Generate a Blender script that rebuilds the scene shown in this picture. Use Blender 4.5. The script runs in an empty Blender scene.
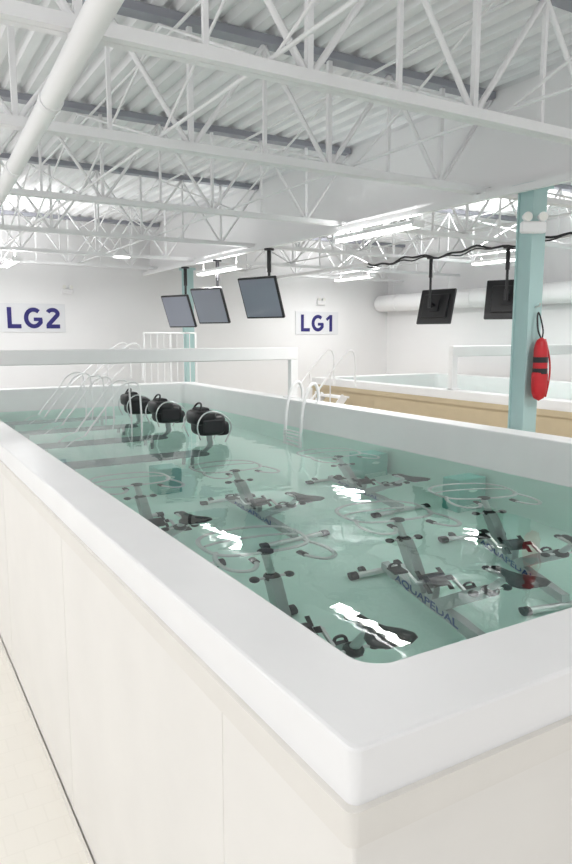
import bpy, math, random
from mathutils import Vector, Matrix
random.seed(4)
S=bpy.context.scene
try:
    S.view_settings.view_transform='Standard'
except Exception: pass
CZ=3.35
def Z(u): return CZ+u
LK=.68

# ---------------- materials ----------------
def mat(name,col,rough=0.5,metal=0.0,noise=0.0,nscale=8,bump=0.0,emit=None,es=0,coat=0):
    m=bpy.data.materials.new(name); m.use_nodes=True
    n=m.node_tree.nodes; l=m.node_tree.links
    b=n['Principled BSDF']
    b.inputs['Base Color'].default_value=(*col,1)
    b.inputs['Roughness'].default_value=rough
    b.inputs['Metallic'].default_value=metal
    if coat: b.inputs['Coat Weight'].default_value=coat
    if emit:
        b.inputs['Emission Color'].default_value=(*emit,1); b.inputs['Emission Strength'].default_value=es
    if noise or bump:
        tc=n.new('ShaderNodeTexCoord'); nt=n.new('ShaderNodeTexNoise')
        nt.inputs['Scale'].default_value=nscale; nt.inputs['Detail'].default_value=4
        l.new(tc.outputs['Object'],nt.inputs['Vector'])
        if noise:
            r=n.new('ShaderNodeValToRGB')
            r.color_ramp.elements[0].position=0.3; r.color_ramp.elements[1].position=0.7
            r.color_ramp.elements[0].color=(*[c*(1-noise) for c in col],1)
            r.color_ramp.elements[1].color=(*[min(1,c*(1+noise*.3)) for c in col],1)
            l.new(nt.outputs['Fac'],r.inputs['Fac']); l.new(r.outputs['Color'],b.inputs['Base Color'])
        if bump:
            bp=n.new('ShaderNodeBump'); bp.inputs['Strength'].default_value=bump; bp.inputs['Distance'].default_value=0.01
            l.new(nt.outputs['Fac'],bp.inputs['Height']); l.new(bp.outputs['Normal'],b.inputs['Normal'])
    return m
def brickmat(name,c1,mortar,sx,sy,rot=None,rough=.6,ms=.01):
    m=bpy.data.materials.new(name); m.use_nodes=True
    n=m.node_tree.nodes; l=m.node_tree.links; b=n['Principled BSDF']
    tc=n.new('ShaderNodeTexCoord'); mp=n.new('ShaderNodeMapping'); br=n.new('ShaderNodeTexBrick')
    if rot: mp.inputs['Rotation'].default_value=rot
    l.new(tc.outputs['Object'],mp.inputs['Vector']); l.new(mp.outputs['Vector'],br.inputs['Vector'])
    br.inputs['Color1'].default_value=(*c1,1); br.inputs['Color2'].default_value=(*[c*.985 for c in c1],1)
    br.inputs['Mortar'].default_value=(*mortar,1); br.inputs['Scale'].default_value=1
    br.inputs['Brick Width'].default_value=sx; br.inputs['Row Height'].default_value=sy
    br.inputs['Mortar Size'].default_value=ms
    l.new(br.outputs['Color'],b.inputs['Base Color']); b.inputs['Roughness'].default_value=rough
    return m
M_white=mat('vinyl_white',(.87,.87,.872),.35,noise=.02,nscale=3)
M_whitep=mat('white_paint',(.89,.89,.893),.45)
M_steelw=mat('white_steel',(.88,.883,.89),.45,noise=.05,nscale=2)
M_deck=mat('deck_white',(.86,.864,.875),.5,noise=.06,nscale=1.5)
M_greyst=mat('grey_steel',(.32,.33,.37),.5)
M_cream=mat('panel_cream',(.83,.81,.775),.5,noise=.03,nscale=2)
M_trim=mat('trim_beige',(.79,.765,.72),.45,noise=.03,nscale=3)
M_tan=mat('panel_tan',(.58,.48,.32),.5,noise=.05,nscale=3)
M_teal=mat('liner_teal',(.67,.935,.84),.6,noise=.03,nscale=1.5)
M_tealbox=mat('teal_box',(.14,.50,.42),.5)
M_post=mat('post_teal',(.45,.64,.63),.4)
M_black=mat('black_plastic',(.008,.008,.010),.35)
M_rubber=mat('black_rubber',(.015,.015,.018),.6)
M_screen=mat('screen_grey',(.26,.28,.34),.15,coat=.5)
M_chrome=mat('stainless',(.70,.72,.72),.28,.75)
M_brushed=mat('brushed_steel',(.46,.50,.50),.35,.3)
M_belt=mat('belt_grey',(.22,.27,.27),.6)
M_red=mat('red_foam',(.55,.012,.02),.4,noise=.08,nscale=10)
M_navy=mat('navy_letter',(.025,.02,.17),.5)
M_blue=mat('blue_letter',(.02,.06,.24),.5)
M_plate=mat('sign_plate',(.79,.80,.82),.5)
M_lamp=mat('lamp_tube',(1,1,1),.4,emit=(1,.99,.96),es=4)
M_lens=mat('lamp_lens',(.9,.9,.85),.1,coat=.6)
M_wall=mat('wall_paint',(.89,.89,.895),.6,noise=.02,nscale=1)
M_walle=M_wall
M_floor=brickmat('floor_tile',(.85,.82,.755),(.82,.79,.725),.2,.2,ms=.006)

# ---------------- mesh builder ----------------
class MB:
    def __init__(s): s.v=[];s.f=[];s.mi=[];s.mats=[];s.sm=[];s.M=Matrix.Identity(4)
    def m(s,mt):
        if mt not in s.mats: s.mats.append(mt)
        return s.mats.index(mt)
    def add(s,vs,fs,mt,smooth=False):
        o=len(s.v); k=s.m(mt)
        s.v+= [tuple(s.M@Vector(p)) for p in vs]
        for f in fs: s.f.append([i+o for i in f]); s.mi.append(k); s.sm.append(smooth)
    def box(s,x0,x1,y0,y1,z0,z1,mt,bev=0.0):
        if bev<=0:
            vs=[(x,y,z) for x in(x0,x1) for y in(y0,y1) for z in(z0,z1)]
            s.add(vs,[(0,1,3,2),(4,6,7,5),(0,4,5,1),(2,3,7,6),(0,2,6,4),(1,5,7,3)],mt)
        else:
            b=min(bev,(x1-x0)*.45,(y1-y0)*.45,(z1-z0)*.45)
            L=[rr(x0+b,x1-b,y0+b,y1-b,b*.5,2,z0),rr(x0,x1,y0,y1,b,2,z0+b),rr(x0,x1,y0,y1,b,2,z1-b),rr(x0+b,x1-b,y0+b,y1-b,b*.5,2,z1)]
            s.loft(L,mt,False)
    def loft(s,L,mt,smooth=True,cap=True,close=False):
        n=len(L[0]); vs=[p for r in L for p in r]; fs=[]
        R=len(L)
        for i in range(R if close else R-1):
            for j in range(n):
                a=i*n+j;b=i*n+(j+1)%n;c=((i+1)%R)*n+(j+1)%n;d=((i+1)%R)*n+j
                fs.append((a,b,c,d))
        s.add(vs,fs,mt,smooth)
        if cap and not close:
            s.add(L[0],[tuple(range(n))[::-1]],mt); s.add(L[-1],[tuple(range(n))],mt)
    def tube(s,pts,r,mt,seg=10,closed=False,smooth=True,rs=None):
        pts=[Vector(p) for p in pts]; n=len(pts); L=[]
        t0=(pts[1]-pts[0]).normalized()
        up=Vector((0,0,1)) if abs(t0.z)<.9 else Vector((1,0,0))
        nrm=t0.cross(up).normalized()
        for i in range(n):
            if closed: t=(pts[(i+1)%n]-pts[i-1]).normalized()
            elif i==0: t=t0
            elif i==n-1: t=(pts[-1]-pts[-2]).normalized()
            else: t=((pts[i+1]-pts[i]).normalized()+(pts[i]-pts[i-1]).normalized()).normalized()
            nrm=(nrm-t*nrm.dot(t)).normalized(); b=t.cross(nrm)
            rad=rs[i] if rs else r
            L.append([tuple(pts[i]+(nrm*math.cos(a)+b*math.sin(a))*rad) for a in [2*math.pi*k/seg for k in range(seg)]])
        s.loft(L,mt,smooth,cap=not closed,close=closed)
    def beam(s,p0,p1,w,h,mt):
        p0=Vector(p0);p1=Vector(p1);t=(p1-p0).normalized()
        up=Vector((0,0,1)) if abs(t.z)<.95 else Vector((0,1,0))
        a=t.cross(up).normalized();b=a.cross(t)
        L=[[tuple(p+a*(sx*w/2)+b*(sy*h/2)) for sx,sy in((-1,-1),(1,-1),(1,1),(-1,1))] for p in(p0,p1)]
        s.loft(L,mt,False)
    def ell(s,c,rx,ry,rz,mt,n=16,m=10,e=1.0):
        L=[]
        for i in range(m+1):
            ph=-math.pi/2+math.pi*i/m; ph=max(-1.55,min(1.55,ph))
            cz=math.sin(ph); cr=math.cos(ph)
            sg=lambda v:math.copysign(abs(v)**e,v)
            L.append([(c[0]+rx*sg(cr)*sg(math.cos(2*math.pi*k/n)),c[1]+ry*sg(cr)*sg(math.sin(2*math.pi*k/n)),c[2]+rz*sg(cz)) for k in range(n)])
        s.loft(L,mt,True)
    def obj(s,name,parent=None):
        me=bpy.data.meshes.new(name); me.from_pydata(s.v,[],s.f)
        for m in s.mats: me.materials.append(m)
        for i,p in enumerate(me.polygons): p.material_index=s.mi[i]; p.use_smooth=s.sm[i]
        me.update()
        import bmesh
        bm=bmesh.new(); bm.from_mesh(me); bmesh.ops.recalc_face_normals(bm,faces=bm.faces); bm.to_mesh(me); bm.free()
        o=bpy.data.objects.new(name,me); S.collection.objects.link(o)
        if parent: o.parent=parent
        return o
def rr(x0,x1,y0,y1,r,n,z):
    out=[]
    for cx,cy,a0 in((x1-r,y1-r,0),(x0+r,y1-r,90),(x0+r,y0+r,180),(x1-r,y0+r,270)):
        for k in range(n+1):
            a=math.radians(a0+90*k/n); out.append((cx+r*math.cos(a),cy+r*math.sin(a),z))
    return out
def smooth(pts,it=3):
    P=[Vector(p) for p in pts]
    for _ in range(it):
        Q=[P[0]]
        for a,b in zip(P[:-1],P[1:]): Q+= [a*.75+b*.25,a*.25+b*.75]
        Q.append(P[-1]); P=Q
    return P
def empty(name,loc=(0,0,0)):
    e=bpy.data.objects.new(name,None); e.location=loc; S.collection.objects.link(e); e.empty_display_size=.1; return e

# ---------------- room shell ----------------
XE=13.7; YN=17.0; XW=-4.0; YS=-4.0; DECK=Z(2.66)
b=MB(); b.box(XW,XE+.2,YS,YN+.2,-.15,0,M_floor); b.obj('floor')
b=MB(); b.box(XW,XE+.2,YN,YN+.2,0,DECK+.1,M_wall); b.obj('wall_north')
b=MB(); b.box(XE,XE+.2,YS,YN,0,DECK+.1,M_walle); b.obj('wall_east')
b=MB(); b.box(XE-.02,XE,YS,YN-.02,0,.12,M_trim); b.obj('baseboard_east')
b=MB(); b.box(XW,XE-.02,YN-.02,YN,0,.12,M_trim); b.obj('baseboard_north')
b=MB(); x=XW; prof=[]
while x<XE+.2:
    prof+= [(x,DECK),(x+.10,DECK),(x+.135,DECK+.065),(x+.20,DECK+.065),(x+.235,DECK)]; x+=.235
vs=[];fs=[]
for (px,pz) in prof: vs+= [(px,YS,pz),(px,YN+.2,pz)]
for i in range(len(prof)-1): fs.append((2*i,2*i+1,2*i+3,2*i+2))
b.add(vs,fs,M_deck)
b.box(XW,XE+.2,YS,YN+.2,DECK+.08,DECK+.13,M_deck)
b.obj('ceiling')

ZB=1.6; ZT=2.6
def joist(y,x0,x1,zb=ZB,zt=ZT,heavy=1.0):
    b=MB(); w=.05*heavy
    for dy in(-.033,.033):
        b.box(x0,x1,y+dy-w/2*.9,y+dy+w/2*.9,Z(zb)-w*.5,Z(zb)+w*.6,M_steelw)
    b.box(x0,x1,y-.075,y+.075,Z(zt)-.015,Z(zt)+.055,M_greyst)
    n=max(2,round((x1-x0)/1.45)); st=(x1-x0)/n
    for i in range(n):
        xa=x0+i*st; xm=xa+st/2; xb=xa+st
        b.tube([(xa,y,Z(zt)-.02),(xm,y,Z(zb))],.018*heavy,M_steelw,6)
        b.tube([(xm,y,Z(zb)),(xb,y,Z(zt)-.02)],.018*heavy,M_steelw,6)
        b.beam((xm,y,Z(zb)),(xm,y,Z(zt)),.032*heavy,.032*heavy,M_steelw)
        b.beam((xa+.01,y,Z(zb)),(xa+.01,y,Z(zt)),.024*heavy,.024*heavy,M_steelw)
    return b.obj('roof_joist')
XG=6.12
Ys=[1.3,3.9,5.8,8.5,11.3,14.0,16.3]
for i,y in enumerate(Ys):
    joist(y,XW,XG-.05,heavy=1.35 if i<3 else 1.1)
    joist(y,XG+.1,XE,heavy=1.1)
b=MB()
for xx in (-1.4,2.2,4.2,8.4,11.0):
    b.tube([(xx,YS,Z(ZB+.07)),(xx,YN,Z(ZB+.07))],.015,M_steelw,6)
    b.tube([(xx+.1,YS,Z(ZT-.1)),(xx+.1,YN,Z(ZT-.1))],.015,M_steelw,6)
for (ya,yb) in zip(Ys[:-1],Ys[1:]):
    for xx in(2.2,4.2,8.4,11.0):
        b.tube([(xx,ya,Z(ZB+.05)),(xx,yb,Z(ZT-.05))],.013,M_steelw,5)
        b.tube([(xx,ya,Z(ZT-.05)),(xx,yb,Z(ZB+.05))],.013,M_steelw,5)
b.obj('roof_bridging')
b=MB()
b.box(XG-.03,XG+.03,YS,YN,Z(1.62),DECK,M_whitep)
b.box(XG-.13,XG+.13,YS,YN,Z(1.58),Z(1.62),M_whitep)
b.obj('bulkhead_girder')
RX=5.9
b=MB()
b.box(RX-.035,RX+.035,1.0,YN-.01,Z(1.48),Z(1.55),M_whitep)
for y in Ys: b.beam((RX,y,Z(1.54)),(RX,y,Z(1.6)),.04,.04,M_whitep)
b.obj('lighting_rail')
b=MB(); PK=1.18
px=lambda y:(.80+(y/PK-2.64)*.054)*PK
zp=Z(1.2*PK)
b.tube([(px(YS),YS,zp),(px(YN-.01),YN-.01,zp)],.066,M_whitep,18)
for y in Ys:
    b.tube([(px(y),y,zp+.05),(px(y),y,Z(ZB))],.011,M_whitep,6)
    b.tube([(px(y+.6),y+.6,zp),(px(y+.68),y+.68,zp)],.074,M_steelw,18)
b.obj('ceiling_pipe')
b=MB(); DX=XE-.36
b.tube([(DX,2,Z(.95)),(DX,YN-.1,Z(.95))],.24,M_whitep,24)
for y in (4,7,10,13,16): b.tube([(DX,y,Z(.95)),(DX,y+.06,Z(.95))],.255,M_whitep,24)
for y in (3.9,8.5,11.3,14.0,16.3): b.tube([(DX,y,Z(1.18)),(DX,y,Z(ZB))],.012,M_whitep,8)
b.obj('air_duct')

# ---------------- pools ----------------
def pool(px0,px1,py0,py1,rimz,waterz,floorz,panel,name,w=.29,wy=.32,liner=None):
    liner=liner or M_teal
    e=empty(name,(px0,py0,0)); inv=(-px0,-py0)
    def T(bm): bm.M=Matrix.Translation((inv[0],inv[1],0))
    b=MB(); T(b); ro=.03; ri=.10; n=8
    ix0,ix1,iy0,iy1=px0+w,px1-w,py0+wy,py1-wy
    th=.155
    L=[rr(px0,px1,py0,py1,ro,n,rimz-th),rr(px0,px1,py0,py1,ro,n,rimz-.012),rr(px0+.003,px1-.003,py0+.003,py1-.003,ro,n,rimz-.004),rr(px0+.012,px1-.012,py0+.012,py1-.012,ro,n,rimz),
       rr(ix0-.014,ix1+.014,iy0-.014,iy1+.014,ri+.014,n,rimz),rr(ix0-.004,ix1+.004,iy0-.004,iy1+.004,ri+.004,n,rimz-.004),rr(ix0,ix1,iy0,iy1,ri,n,rimz-.014),rr(ix0,ix1,iy0,iy1,ri,n,rimz-th)]
    b.loft(L,M_white,False,close=True); b.obj('rim',e)
    b=MB(); T(b)
    b.loft([rr(ix0,ix1,iy0,iy1,ri,n,rimz-th),rr(ix0,ix1,iy0,iy1,ri,n,waterz-.02)],M_white,True,cap=False)
    b.loft([rr(ix0,ix1,iy0,iy1,ri,n,waterz-.02),rr(ix0,ix1,iy0,iy1,ri,n,floorz)],liner,True,cap=False)
    b.add(rr(ix0,ix1,iy0,iy1,ri,n,floorz),[tuple(range(4*(n+1)))],liner)
    b.obj('liner',e)
    b=MB(); T(b)
    q=.02
    b.loft([rr(px0+.02,px1-.02,py0+.02,py1-.02,.03,n,rimz-.25),rr(px0-q,px1+q,py0-q,py1+q,.03,n,rimz-.25),rr(px0-q,px1+q,py0-q,py1+q,.03,n,rimz-th),rr(px0+.02,px1-.02,py0+.02,py1-.02,.03,n,rimz-th)],M_trim if panel is M_cream else panel,False,cap=False)
    b.loft([rr(px0+.02,px1-.02,py0+.02,py1-.02,.01,n,0),rr(px0+.02,px1-.02,py0+.02,py1-.02,.01,n,rimz-.25)],panel,False,cap=False)
    y=py0+.8
    while y<py1:
        for xx in(px0+.02,px1-.02): b.box(xx-.002,xx+.002,y-.007,y+.007,.1,rimz-.25,panel)
        y+=2.44
    x=px0+2.0
    while x<px1:
        b.box(x-.007,x+.007,py0+.018,py0+.022,.1,rimz-.25,panel); x+=2.44
    b.loft([rr(px0+.008,px1-.008,py0+.008,py1-.008,.01,n,0),rr(px0+.008,px1-.008,py0+.008,py1-.008,.01,n,.1)],M_trim,False,cap=False)
    b.obj('side_panels',e)
    return e,(ix0,ix1,iy0,iy1)
def watermat():
    m=bpy.data.materials.new('water'); m.use_nodes=True; n=m.node_tree.nodes; l=m.node_tree.links
    n.remove(n['Principled BSDF']); out=n['Material Output']
    gl=n.new('ShaderNodeBsdfGlass'); gl.inputs['IOR'].default_value=1.26; gl.inputs['Roughness'].default_value=0.0; gl.inputs['Color'].default_value=(.97,1,.99,1)
    tc=n.new('ShaderNodeTexCoord')
    nt=n.new('ShaderNodeTexNoise'); nt.inputs['Scale'].default_value=2.6; nt.inputs['Detail'].default_value=2
    bp=n.new('ShaderNodeBump'); bp.inputs['Strength'].default_value=.10; bp.inputs['Distance'].default_value=.03
    l.new(tc.outputs['Object'],nt.inputs['Vector']); l.new(nt.outputs['Fac'],bp.inputs['Height'])
    l.new(bp.outputs['Normal'],gl.inputs['Normal'])
    l.new(gl.outputs[0],out.inputs['Surface'])
    return m
M_water=watermat()
RIM=Z(-1.0); WAT=Z(-1.42); FLR=Z(-2.80)
P1,(ix0,ix1,iy0,iy1)=pool(.93,5.85,1.25,14.0,RIM,WAT,FLR,M_cream,'therapy_pool')
b=MB(); b.M=Matrix.Translation((-.93,-1.25,0)); b.add(rr(ix0+.001,ix1-.001,iy0+.001,iy1-.001,.1,8,WAT),[tuple(range(36))],M_water); ow=b.obj('water_surface',P1)
P2,(jx0,jx1,jy0,jy1)=pool(9.0,13.0,1.0,14.0,RIM,Z(-1.75),FLR,M_tan,'therapy_pool')
b=MB(); b.M=Matrix.Translation((-9.0,-1.0,0)); b.add(rr(jx0+.001,jx1-.001,jy0+.001,jy1-.001,.1,8,Z(-1.75)),[tuple(range(36))],M_water); ow2=b.obj('water_surface',P2)
for o in(ow,ow2):
    if o.data.polygons[0].normal.z<0: o.data.flip_normals()

def gantry(xa,xb,y):
    b=MB(); zt=Z(-.19); r=RIM
    b.box(xa,xb,y-.06,y+.06,zt-.2,zt,M_white,.012)
    for x in(xa,xb):
        s=1 if x==xa else -1
        b.box(min(x,x+s*.13),max(x,x+s*.13),y-.055,y+.055,r,zt-.19,M_white,.01)
        b.box(min(x,x+s*.2),max(x,x+s*.2),y-.09,y+.09,r,r+.03,M_white,.008)
    return b.obj('overhead_support_frame')
gantry(1.0,5.84,9.55)
gantry(9.07,12.9,9.4)

# ---------------- bikes (rider faces +Y) ----------------
def bike(x,y,rot=0.0):
    e=empty('underwater_exercise_bike',(x,y,FLR)); e.rotation_euler=(0,0,rot); e.scale=(1.08,1.13,1.15)
    b=MB()
    for yy,w in((-.58,.27),(.70,.24)):
        b.tube([(-w,yy,.045),(w,yy,.045)],.034,M_chrome,12)
        for s in(-1,1): b.tube([(s*w,yy,.045),(s*(w+.06),yy,.045)],.045,M_rubber,12)
    b.beam((0,-.58,.12),(0,.70,.12),.06,.12,M_brushed)
    b.beam((0,.20,.16),(0,.44,.78),.075,.12,M_brushed)
    b.beam((0,-.02,.16),(0,-.50,.74),.065,.11,M_brushed)
    b.tube([(0,.41,.70),(0,.54,1.06)],.028,M_chrome)
    b.tube([(0,-.46,.68),(0,-.62,1.0)],.028,M_chrome)
    for p in((0,.44,.78),(0,-.50,.74)):
        b.ell(p,.055,.06,.055,M_black,12,8)
        for s in(-1,1):
            b.tube([(0,p[1],p[2]),(s*.11,p[1],p[2])],.013,M_chrome,8); b.ell((s*.12,p[1],p[2]),.035,.035,.035,M_black,10,6)
    b.beam((0,-.80,1.02),(0,-.46,1.02),.045,.03,M_chrome)
    b.ell((0,-.46,1.02),.03,.03,.03,M_black,10,6)
    rings=[]; sy=-.68
    for t,w,h,dz in((.17,.012,.012,-.005),(.15,.028,.022,0),(.06,.036,.026,.0),(-.01,.060,.03,.002),(-.07,.108,.036,.012),(-.12,.13,.04,.02),(-.16,.115,.036,.022),(-.19,.06,.02,.018)):
        rings.append([(w*math.cos(a),sy+t-(0.014 if abs(math.cos(a))>.7 and t<-.1 else 0),1.09+dz+h*math.sin(a)) for a in [2*math.pi*k/14 for k in range(14)]])
    b.loft(rings,M_black,True)
    z=1.12; R=.017
    for s in(-1,1):
        outer=smooth([(0,.52,z-.03),(s*.12,.50,z-.02),(s*.30,.52,z),(s*.36,.66,z),(s*.35,.88,z+.01),(s*.20,.98,z+.02),(0,1.0,z+.02)])
        b.tube(outer,R,M_chrome,8)
        inn=smooth([(s*.31,.60,z),(s*.37,.46,z),(s*.36,.26,z+.01),(s*.25,.17,z+.03),(s*.17,.27,z+.03),(s*.16,.36,z+.02)])
        b.tube(inn,R,M_chrome,8)
        b.tube([(s*.165,.31,z+.026),(s*.16,.38,z+.02)],.026,M_rubber,8)
    b.tube(smooth([(-.33,.74,z),(-.2,.80,z),(.2,.80,z),(.33,.74,z)]),.014,M_chrome,8)
    b.ell((0,.53,z-.03),.06,.05,.04,M_black,12,8)
    c=Vector((0,.06,.42))
    b.beam((0,.08,.16),(0,.06,.42),.05,.07,M_brushed)
    b.tube([c+Vector((-.14,0,0)),c+Vector((.14,0,0))],.024,M_chrome)
    b.tube([c+Vector((-.06,0,0)),c+Vector((.06,0,0))],.075,M_black,16)
    for k in range(4):
        a=math.pi/4+k*math.pi/2; d=Vector((0,math.cos(a),math.sin(a)))
        for s in(-1,1):
            p=c+Vector((s*.085,0,0)); b.beam(p+d*.03,p+d*.12,.012,.05,M_rubber)
    for s,a in((-1,.5),(1,.5+math.pi)):
        d=Vector((0,math.cos(a),math.sin(a)))*.17; p=c+Vector((s*.14,0,0))
        b.beam(p,p+d,.02,.035,M_chrome)
        q=p+d
        b.box(min(q.x,q.x+s*.11),max(q.x,q.x+s*.11),q.y-.055,q.y+.055,q.z-.014,q.z+.014,M_black,.006)
        st=[(q.x+s*.015,q.y+.03,q.z),(q.x+s*.02,q.y+.04,q.z+.07),(q.x+s*.09,q.y+.04,q.z+.07),(q.x+s*.1,q.y+.03,q.z)]
        b.tube(smooth(st,2),.011,M_rubber,6)
    for s in(-1,1): b.tube([(s*.16-.015,.76,.05),(s*.16+.015,.76,.05)],.05,M_black,14)
    b.obj('frame',e)
    cu=bpy.data.curves.new('lettering','FONT'); cu.body='AQUAPEDAL'; cu.size=.13; cu.extrude=.0008; cu.offset=.002; cu.align_x='CENTER'; cu.align_y='CENTER'
    cu.materials.append(M_blue); t=bpy.data.objects.new('lettering',cu); S.collection.objects.link(t); t.parent=e
    Rm=Matrix(((0,0,-1),(-1,0,0),(0,1,0))).to_4x4()
    t.matrix_local=Matrix.Translation((-.0315,.12,.12))@Rm
for (x,y,r) in((2.15,3.40,-5),(3.40,3.56,-9),(4.45,3.75,-18),(2.10,5.85,-1),(3.25,5.98,0),(4.68,6.12,-3)):
    bike(x,y,math.radians(r))

# ---------------- treadmill machines ----------------
def machine(y,rails=True,pod=True):
    e=empty('aquatic_treadmill',(0,y,0)); b=MB()
    zt=Z(-2.1)
    L=[rr(1.75,3.75,-.2+.02,.2-.02,.1,5,zt-.1),rr(1.73,3.77,-.2,.2,.12,5,zt-.08),rr(1.73,3.77,-.2,.2,.12,5,zt-.02),rr(1.76,3.74,-.17,.17,.1,5,zt)]
    b.loft(L,M_belt,False)
    for x in(1.95,3.5):
        for s in(-.15,.15): b.tube([(x,s,FLR),(x,s,zt-.09)],.025,M_brushed)
    if pod:
        b.tube(smooth([(3.72,0,zt-.05),(3.85,0,Z(-1.7)),(3.8,0,Z(-1.22))]),.04,M_brushed)
        b.ell((3.80,0,Z(-1.19)),.21,.19,.15,M_black,24,12,.5)
        b.ell((3.70,0,Z(-1.09)),.16,.21,.10,M_black,20,10,.45)
        b.ell((3.97,0,Z(-1.25)),.10,.15,.10,M_rubber,16,10,.5)
        b.box(3.62,3.78,-.11,.11,Z(-1.01),Z(-.96),M_rubber,.015)
        b.tube(smooth([(3.62,-.13,Z(-1.02)),(3.68,-.08,Z(-.90)),(3.68,.08,Z(-.90)),(3.62,.13,Z(-1.02))]),.014,M_black,8)
    for s in(-1,1):
        if pod:
            b.box(3.64,3.93,min(s*.18,s*.22),max(s*.18,s*.22),Z(-1.29),Z(-1.11),M_rubber,.015)
            hoop=smooth([(3.60,s*.20,Z(-1.37)),(3.52,s*.24,Z(-1.17)),(3.64,s*.25,Z(-.99)),(3.86,s*.25,Z(-1.0)),(4.08,s*.22,Z(-1.18)),(3.96,s*.18,Z(-1.44))])
            b.tube(hoop,.010,M_chrome,8)
        if rails:
            rail=smooth([(2.2,s*.24,zt-.05),(2.35,s*.25,Z(-1.55)),(2.85,s*.25,Z(-.95)),(3.0,s*.25,Z(-.72)),(3.2,s*.25,Z(-.66)),(3.3,s*.25,Z(-.72)),(3.3,s*.25,Z(-.95)),(3.32,s*.24,Z(-1.3)),(3.3,s*.2,zt-.05)])
            b.tube(rail,.014,M_whitep,8)
    b.obj('body',e)
for y,r,p in((8.5,False,True),(10.05,True,True),(11.45,True,True),(12.75,True,False)): machine(y,r,p)

def jetbox(x0,x1,y0,y1,h):
    b=MB(); b.box(x0,x1,y0,y1,FLR,FLR+h,M_tealbox,.02)
    b.tube([((x0+x1)/2,y0-.01,FLR+h*.6),((x0+x1)/2,y0+.02,FLR+h*.6)],.06,M_teal,16)
    for k in range(4): b.box(x0+.04,x1-.04,y0-.008,y0+.001,FLR+.05+k*.04,FLR+.065+k*.04,M_teal)
    return b.obj('submerged_step_box')
jetbox(5.1,5.5,5.1,5.35,1.1); jetbox(5.1,5.5,6.75,7.05,1.1); jetbox(2.65,2.95,7.35,7.65,1.0)

b=MB()
for y in(9.0,8.55):
    b.tube(smooth([(5.62,y,RIM-.0),(5.62,y,RIM+.18),(5.55,y,RIM+.32),(5.42,y,RIM+.22),(5.3,y,RIM-.2),(5.3,y,FLR+.25)]),.025,M_whitep,10)
    b.tube([(5.62,y,RIM),(5.62,y,RIM+.015)],.05,M_whitep,14)
for k in range(5): b.box(5.26,5.34,8.55,9.0,FLR+.3+k*.26,FLR+.33+k*.26,M_whitep)
b.obj('pool_ladder')

def stair_rail(x,y,dx,H,n=5,name='stair_railing',braces=False):
    b=MB(); r=.022
    for yy in(y,y+.8):
        b.tube(smooth([(x,yy,0.0),(x,yy,.95),(x+dx*.1,yy,1.05),(x+dx,yy,H+.95),(x+dx*1.15,yy,H+1.0),(x+dx*1.15,yy,H+.2)],2),r,M_whitep,8)
        if braces: b.tube([(x+dx*.1,yy,.55),(x+dx,yy,H+.5)],.018,M_whitep,8)
        for k in range(1,n):
            t=k/n; b.tube([(x+dx*t,yy,H*t),(x+dx*t,yy,1.03+(H-.1)*t)],.014,M_whitep,6)
        if braces:
            for k in range(2,n):
                t0=(k-1)/n; t1=k/n; b.tube([(x+dx*t0,yy,1.0+(H-.1)*t0),(x+dx*t1,yy,H*t1)],.012,M_whitep,6)
    for k in range(9):
        t=(k+1)/9; b.box(x+dx*t-.13,x+dx*t+.13,y,y+.8,H*t-.04,H*t,M_whitep)
    for yy in(y,y+.8): b.beam((x,yy,.03),(x+dx,yy,H),.05,.15,M_whitep)
    b.obj(name)
stair_rail(6.7,12.0,1.85,RIM-.3)
PZ=Z(-1.15)
stair_rail(1.9,14.3,2.6,PZ,n=7,name='access_stairs',braces=True)
b=MB()
for k in range(9):
    x=4.95+.15*k
    b.tube([(x,14.35,PZ),(x,14.35,Z(.05))],.010 if k%4 else .020,M_whitep,6)
for z in (PZ+.1,Z(-.4),Z(.05)): b.tube([(4.95,14.35,z),(6.15,14.35,z)],.020,M_whitep,8)
b.box(4.66,6.3,14.12,14.7,PZ-.1,PZ,M_whitep)
for x in(4.9,5.9):
    for y in(14.2,14.6): b.box(x-.05,x+.05,y-.05,y+.05,0,PZ-.1,M_whitep)
b.obj('platform_railing')

# ---------------- posts ----------------
def post(x,y):
    b=MB(); w=.105
    b.box(x-w,x+w,y-w,y-w+.02,.02,Z(1.57),M_post); b.box(x-w,x+w,y+w-.02,y+w,.02,Z(1.57),M_post)
    b.box(x-.09,x-.07,y-w+.02,y+w-.02,.02,Z(1.57),M_post); b.box(x+.07,x+.09,y-w+.02,y+w-.02,.02,Z(1.57),M_post)
    b.box(x-.16,x+.16,y-.16,y+.16,0,.03,M_post)
    b.box(x-.15,x+.15,y-.15,y+.15,Z(1.53),Z(1.58),M_post)
    return b.obj('support_column')
post(6.12,5.2); post(6.5,15.6)
e=empty('rescue_tube',(6.12,4.99,Z(-.36))); b=MB()
rings=[]
for t in range(-12,13):
    z=t/12*.34; k=max(0,1-(abs(t)/12)**5)**.5
    wx=(.085 if z>-.05 else .105)*k+.004; wy=.06*k+.004
    rings.append([(wx*math.cos(a),wy*math.sin(a),z) for a in [2*math.pi*j/18 for j in range(18)]])
b.loft(rings,M_red,True)
for z in(-.02,.1):
    b.loft([[(.092*math.cos(a),.066*math.sin(a),z+dz) for a in [2*math.pi*j/18 for j in range(18)]] for dz in(-.03,.03)],M_black,True)
b.tube(smooth([(-.01,.0,.33),(-.05,.02,.42),(0,.07,.66),(.05,.02,.42),(.01,.0,.33)],3),.009,M_black,6)
b.tube([(0,.10,.66),(0,.05,.67),(0,.04,.7)],.012,M_chrome,8)
b.tube(smooth([(.07,-.03,-.3),(.10,-.05,-.1),(.105,-.04,.1),(.06,0,.32)]),.010,M_red,6)
b.obj('float',e)
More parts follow.
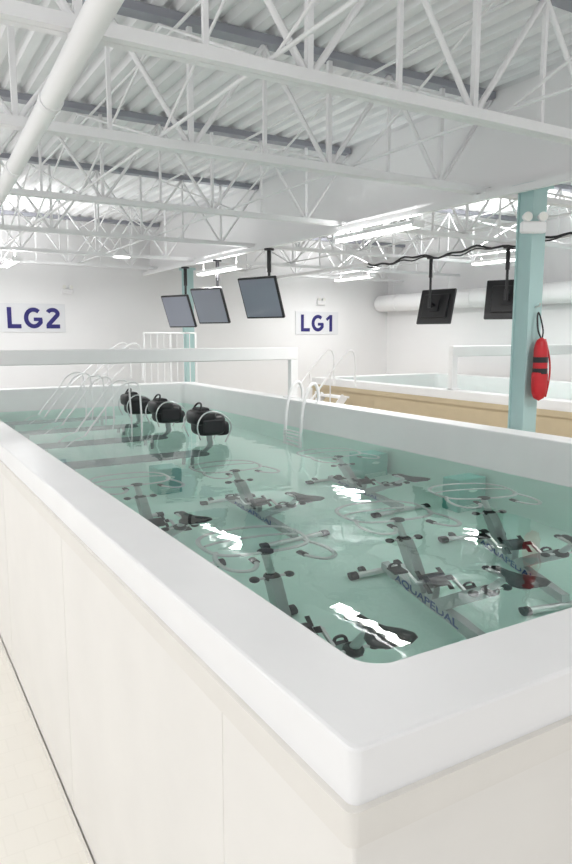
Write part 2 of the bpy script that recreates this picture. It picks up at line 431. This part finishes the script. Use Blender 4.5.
def elight(x,y,z,rot=0,wallname='emergency_light'):
    e=empty(wallname,(x,y,z)); e.rotation_euler=(0,0,rot); b=MB()
    b.box(-.13,.13,-.05,.03,-.08,.04,M_whitep,.015)
    for s in(-1,1):
        b.tube([(s*.08,-.0,.04),(s*.08,-.0,.07)],.02,M_whitep,8)
        b.tube([(s*.08,.03,.09),(s*.08,-.07,.08)],.06,M_whitep,14,rs=[.03,.05]); b.tube([(s*.08,-.07,.08),(s*.08,-.075,.08)],.045,M_lens,14)
    b.obj('housing',e)
elight(5.97,5.05,Z(1.13),rot=math.radians(-30))
elight(4.0,YN-.04,Z(1.05)); elight(11.2,YN-.04,Z(.95))

# ---------------- monitors ----------------
def monitor(x,y,zc,ztop,rot,tilt=12,roll=0,w=.68,h=.58,k=1.0):
    e=empty('hanging_monitor',(x,y,zc)); b=MB(); w*=k;h*=k
    R=Matrix.Rotation(math.radians(rot),4,'Z')
    b.tube([(0,0,.1),(0,0,ztop-zc)],.02*k,M_black,10)
    b.tube([(0,0,ztop-zc-.03),(0,0,ztop-zc)],.07*k,M_black,14)
    b.tube([(0,0,ztop-zc-.32*k),(0,0,ztop-zc-.03)],.03*k,M_black,10)
    b.tube([(0,0,-.05),(0,0,.14)],.035*k,M_black,12)
    b.M=R
    b.beam((0,0,.03),(0,-.12*k,.0),.05,.05,M_black)
    b.M=R@Matrix.Translation((0,-.16*k,-.02))@Matrix.Rotation(math.radians(roll),4,'Y')@Matrix.Rotation(math.radians(tilt),4,'X')
    b.box(-w/2,w/2,-.035,.015,-h/2,h/2,M_black,.012)
    b.box(-w*.36,w*.36,.015,.05,-h*.34,h*.34,M_black,.01)
    b.box(-.11,.11,.05,.075,-.11,.11,M_rubber)
    b.box(-w/2+.022*k,w/2-.022*k,-.038,-.0345,-h/2+.025*k,h/2-.025*k,M_screen)
    b.obj('screen_assembly',e)
for (x,y,z) in((5.93,10.6,Z(.66)),(5.93,12.7,Z(.60)),(5.93,14.35,Z(.54))):
    monitor(x,y,z,Z(1.475),-70,20,0,k=1.25)
monitor(9.35,8.4,Z(.64),Z(1.49),118,12,0,k=1.2); monitor(9.35,10.3,Z(.58),Z(1.49),100,14,0,k=1.2)
b=MB()
b.box(9.31,9.39,1,YN-.01,Z(1.5),Z(1.56),M_whitep)
pts=[]
for k in range(72):
    y=3.6+k*.12; pts.append((9.22,y,Z(1.50)+.04*math.sin(k*.45)+.025*math.sin(k*1.15)))
b.tube(pts,.020,M_black,6)
b.tube([(p[0]-.03,p[1],p[2]-.04+.03*math.sin(i*.5)) for i,p in enumerate(pts)],.013,M_black,6)
b.obj('cable_rail')

# ---------------- wall signs ----------------
def stroke(b,pts,w,mt,y0=-.03,y1=-.02):
    P=[Vector((p[0],p[1])) for p in pts]; n=len(P); Lf=[];Rt=[]
    for i in range(n):
        if i==0: t=P[1]-P[0]
        elif i==n-1: t=P[-1]-P[-2]
        else: t=(P[i+1]-P[i]).normalized()+(P[i]-P[i-1]).normalized()
        t.normalize(); nn=Vector((-t.y,t.x)); 
        k=w/2
        if 0<i<n-1:
            c=nn.dot(Vector((-(P[i]-P[i-1]).normalized().y,(P[i]-P[i-1]).normalized().x))); k/=max(.5,c)
        Lf.append(P[i]+nn*k); Rt.append(P[i]-nn*k)
    L=[[(a.x,y0,a.y),(c.x,y0,c.y),(c.x,y1,c.y),(a.x,y1,a.y)] for a,c in zip(Lf,Rt)]
    b.loft(L,mt,False)
def arc(cx,cz,rx,rz,a0,a1,n=16):
    return [(cx+rx*math.cos(math.radians(a0+(a1-a0)*k/n)),cz+rz*math.sin(math.radians(a0+(a1-a0)*k/n))) for k in range(n+1)]
def sign(txt,x,z,H=.48):
    e=empty('wall_sign',(x,YN,z)); b=MB(); b.box(-.74,.74,-.02,-.001,-.33,.33,M_plate,.003); b.obj('plate',e)
    b=MB(); w=.095; h=H/2; cx=-.56
    for ch in txt:
        if ch=='L': stroke(b,[(cx+w/2,h),(cx+w/2,-h+w/2),(cx+.30,-h+w/2)],w,M_navy); cx+=.37
        if ch=='G':
            stroke(b,arc(cx+.21,0,.17,h-w/2,48,318)+[(cx+.36,-.10),(cx+.36,-.02)],w,M_navy,); stroke(b,[(cx+.21,-.03),(cx+.40,-.03)],w*.85,M_navy,-.031,-.02); cx+=.49
        if ch=='2': stroke(b,arc(cx+.15,h-.135,.115,.135-w/2,160,-25,14)+[(cx+.06,-h+.10),(cx+.045,-h+w/2)],w,M_navy); stroke(b,[(cx,-h+w/2),(cx+.31,-h+w/2)],w,M_navy,-.031,-.02); cx+=.34
        if ch=='1': stroke(b,[(cx+.17,h),(cx+.17,-h)],w,M_navy); stroke(b,[(cx+.16,h-.03),(cx+.02,h-.14)],w*.8,M_navy,-.031,-.02); cx+=.3
    b.obj('lettering',e)
sign('LG2',3.19,Z(.40)); sign('LG1',11.1,Z(.35))

# ---------------- lights ----------------
def area(loc,sx,sy,pw,up=False,parent=None,col=(1,.99,.98)):
    L=bpy.data.lights.new('lamp','AREA'); L.shape='RECTANGLE'; L.size=sx; L.size_y=sy; L.energy=pw*LK; L.color=col
    o=bpy.data.objects.new('lamp',L); S.collection.objects.link(o); o.location=loc
    if up: o.rotation_euler=(math.pi,0,0)
    if parent: o.parent=parent
    return o
def batten(x,y0,y1,z,pw,upw):
    yc=(y0+y1)/2; e=empty('fluorescent_or_fill_light',(x,yc,z)); L=y1-y0
    b=MB(); b.box(-.08,.08,-L/2,L/2,.02,.07,M_whitep,.01)
    for s in(-.045,.045): b.tube([(s,-L/2+.02,0),(s,L/2-.02,0)],.02,M_lamp,10)
    b.box(-.09,.09,-L/2-.01,-L/2+.02,-.02,.07,M_whitep); b.box(-.09,.09,L/2-.02,L/2+.01,-.02,.07,M_whitep)
    zt=(Z(1.475) if abs(x-RX)<.01 else Z(ZB)-.04)-z
    b.tube([(0,-L/2+.2,.07),(0,-L/2+.2,zt)],.008,M_whitep,6); b.tube([(0,L/2-.2,.07),(0,L/2-.2,zt)],.008,M_whitep,6)
    b.obj('housing',e)
    area((0,0,-.03),.18,L,pw,parent=e)
    if upw: area((0,0,.085),.12,L,upw,True,parent=e)  # hidden up-facing lamp, added to brighten deck and joists
batten(RX,6.75,8.45,Z(1.35),105,15); batten(RX,11.6,13.5,Z(1.24),100,25)
batten(RX,1.5,3.3,Z(1.37),70,15)
for y,p,u in((0.0,25,130),(4.5,35,150),(10.2,55,140),(14.5,55,90)): batten(-2.2,y,y+1.6,Z(1.4),p,u)  # made-up battens along the left, added as general room fill
for y in(4.2,9,14): batten(10.8,y,y+1.6,Z(1.45),95,80)  # made-up battens beyond the bulkhead, added to lift the right-hand walls
batten(2.4,14.0,15.5,Z(1.4),45,80)  # made-up batten, added to brighten the far end
e=empty('high_bay_light',(3.56,11.3,Z(1.25))); b=MB()
b.tube([(0,0,.02),(0,0,.06),(0,0,.14)],.1,M_whitep,20,rs=[.15,.12,.05]); b.tube([(0,0,.01),(0,0,.025)],.135,M_lamp,20); b.tube([(0,0,.14),(0,0,.33)],.012,M_whitep,6)
b.obj('housing',e)
W=bpy.data.worlds.new('World'); S.world=W; W.use_nodes=True
W.node_tree.nodes['Background'].inputs[0].default_value=(1,.998,.995,1); W.node_tree.nodes['Background'].inputs[1].default_value=1.4*LK

cam=bpy.data.cameras.new('camera'); co=bpy.data.objects.new('camera',cam); S.collection.objects.link(co); S.camera=co
co.location=(0,0,CZ); co.rotation_euler=(math.radians(82),0,math.radians(-30.6)); cam.lens=28.67; cam.sensor_width=36; cam.clip_start=.05
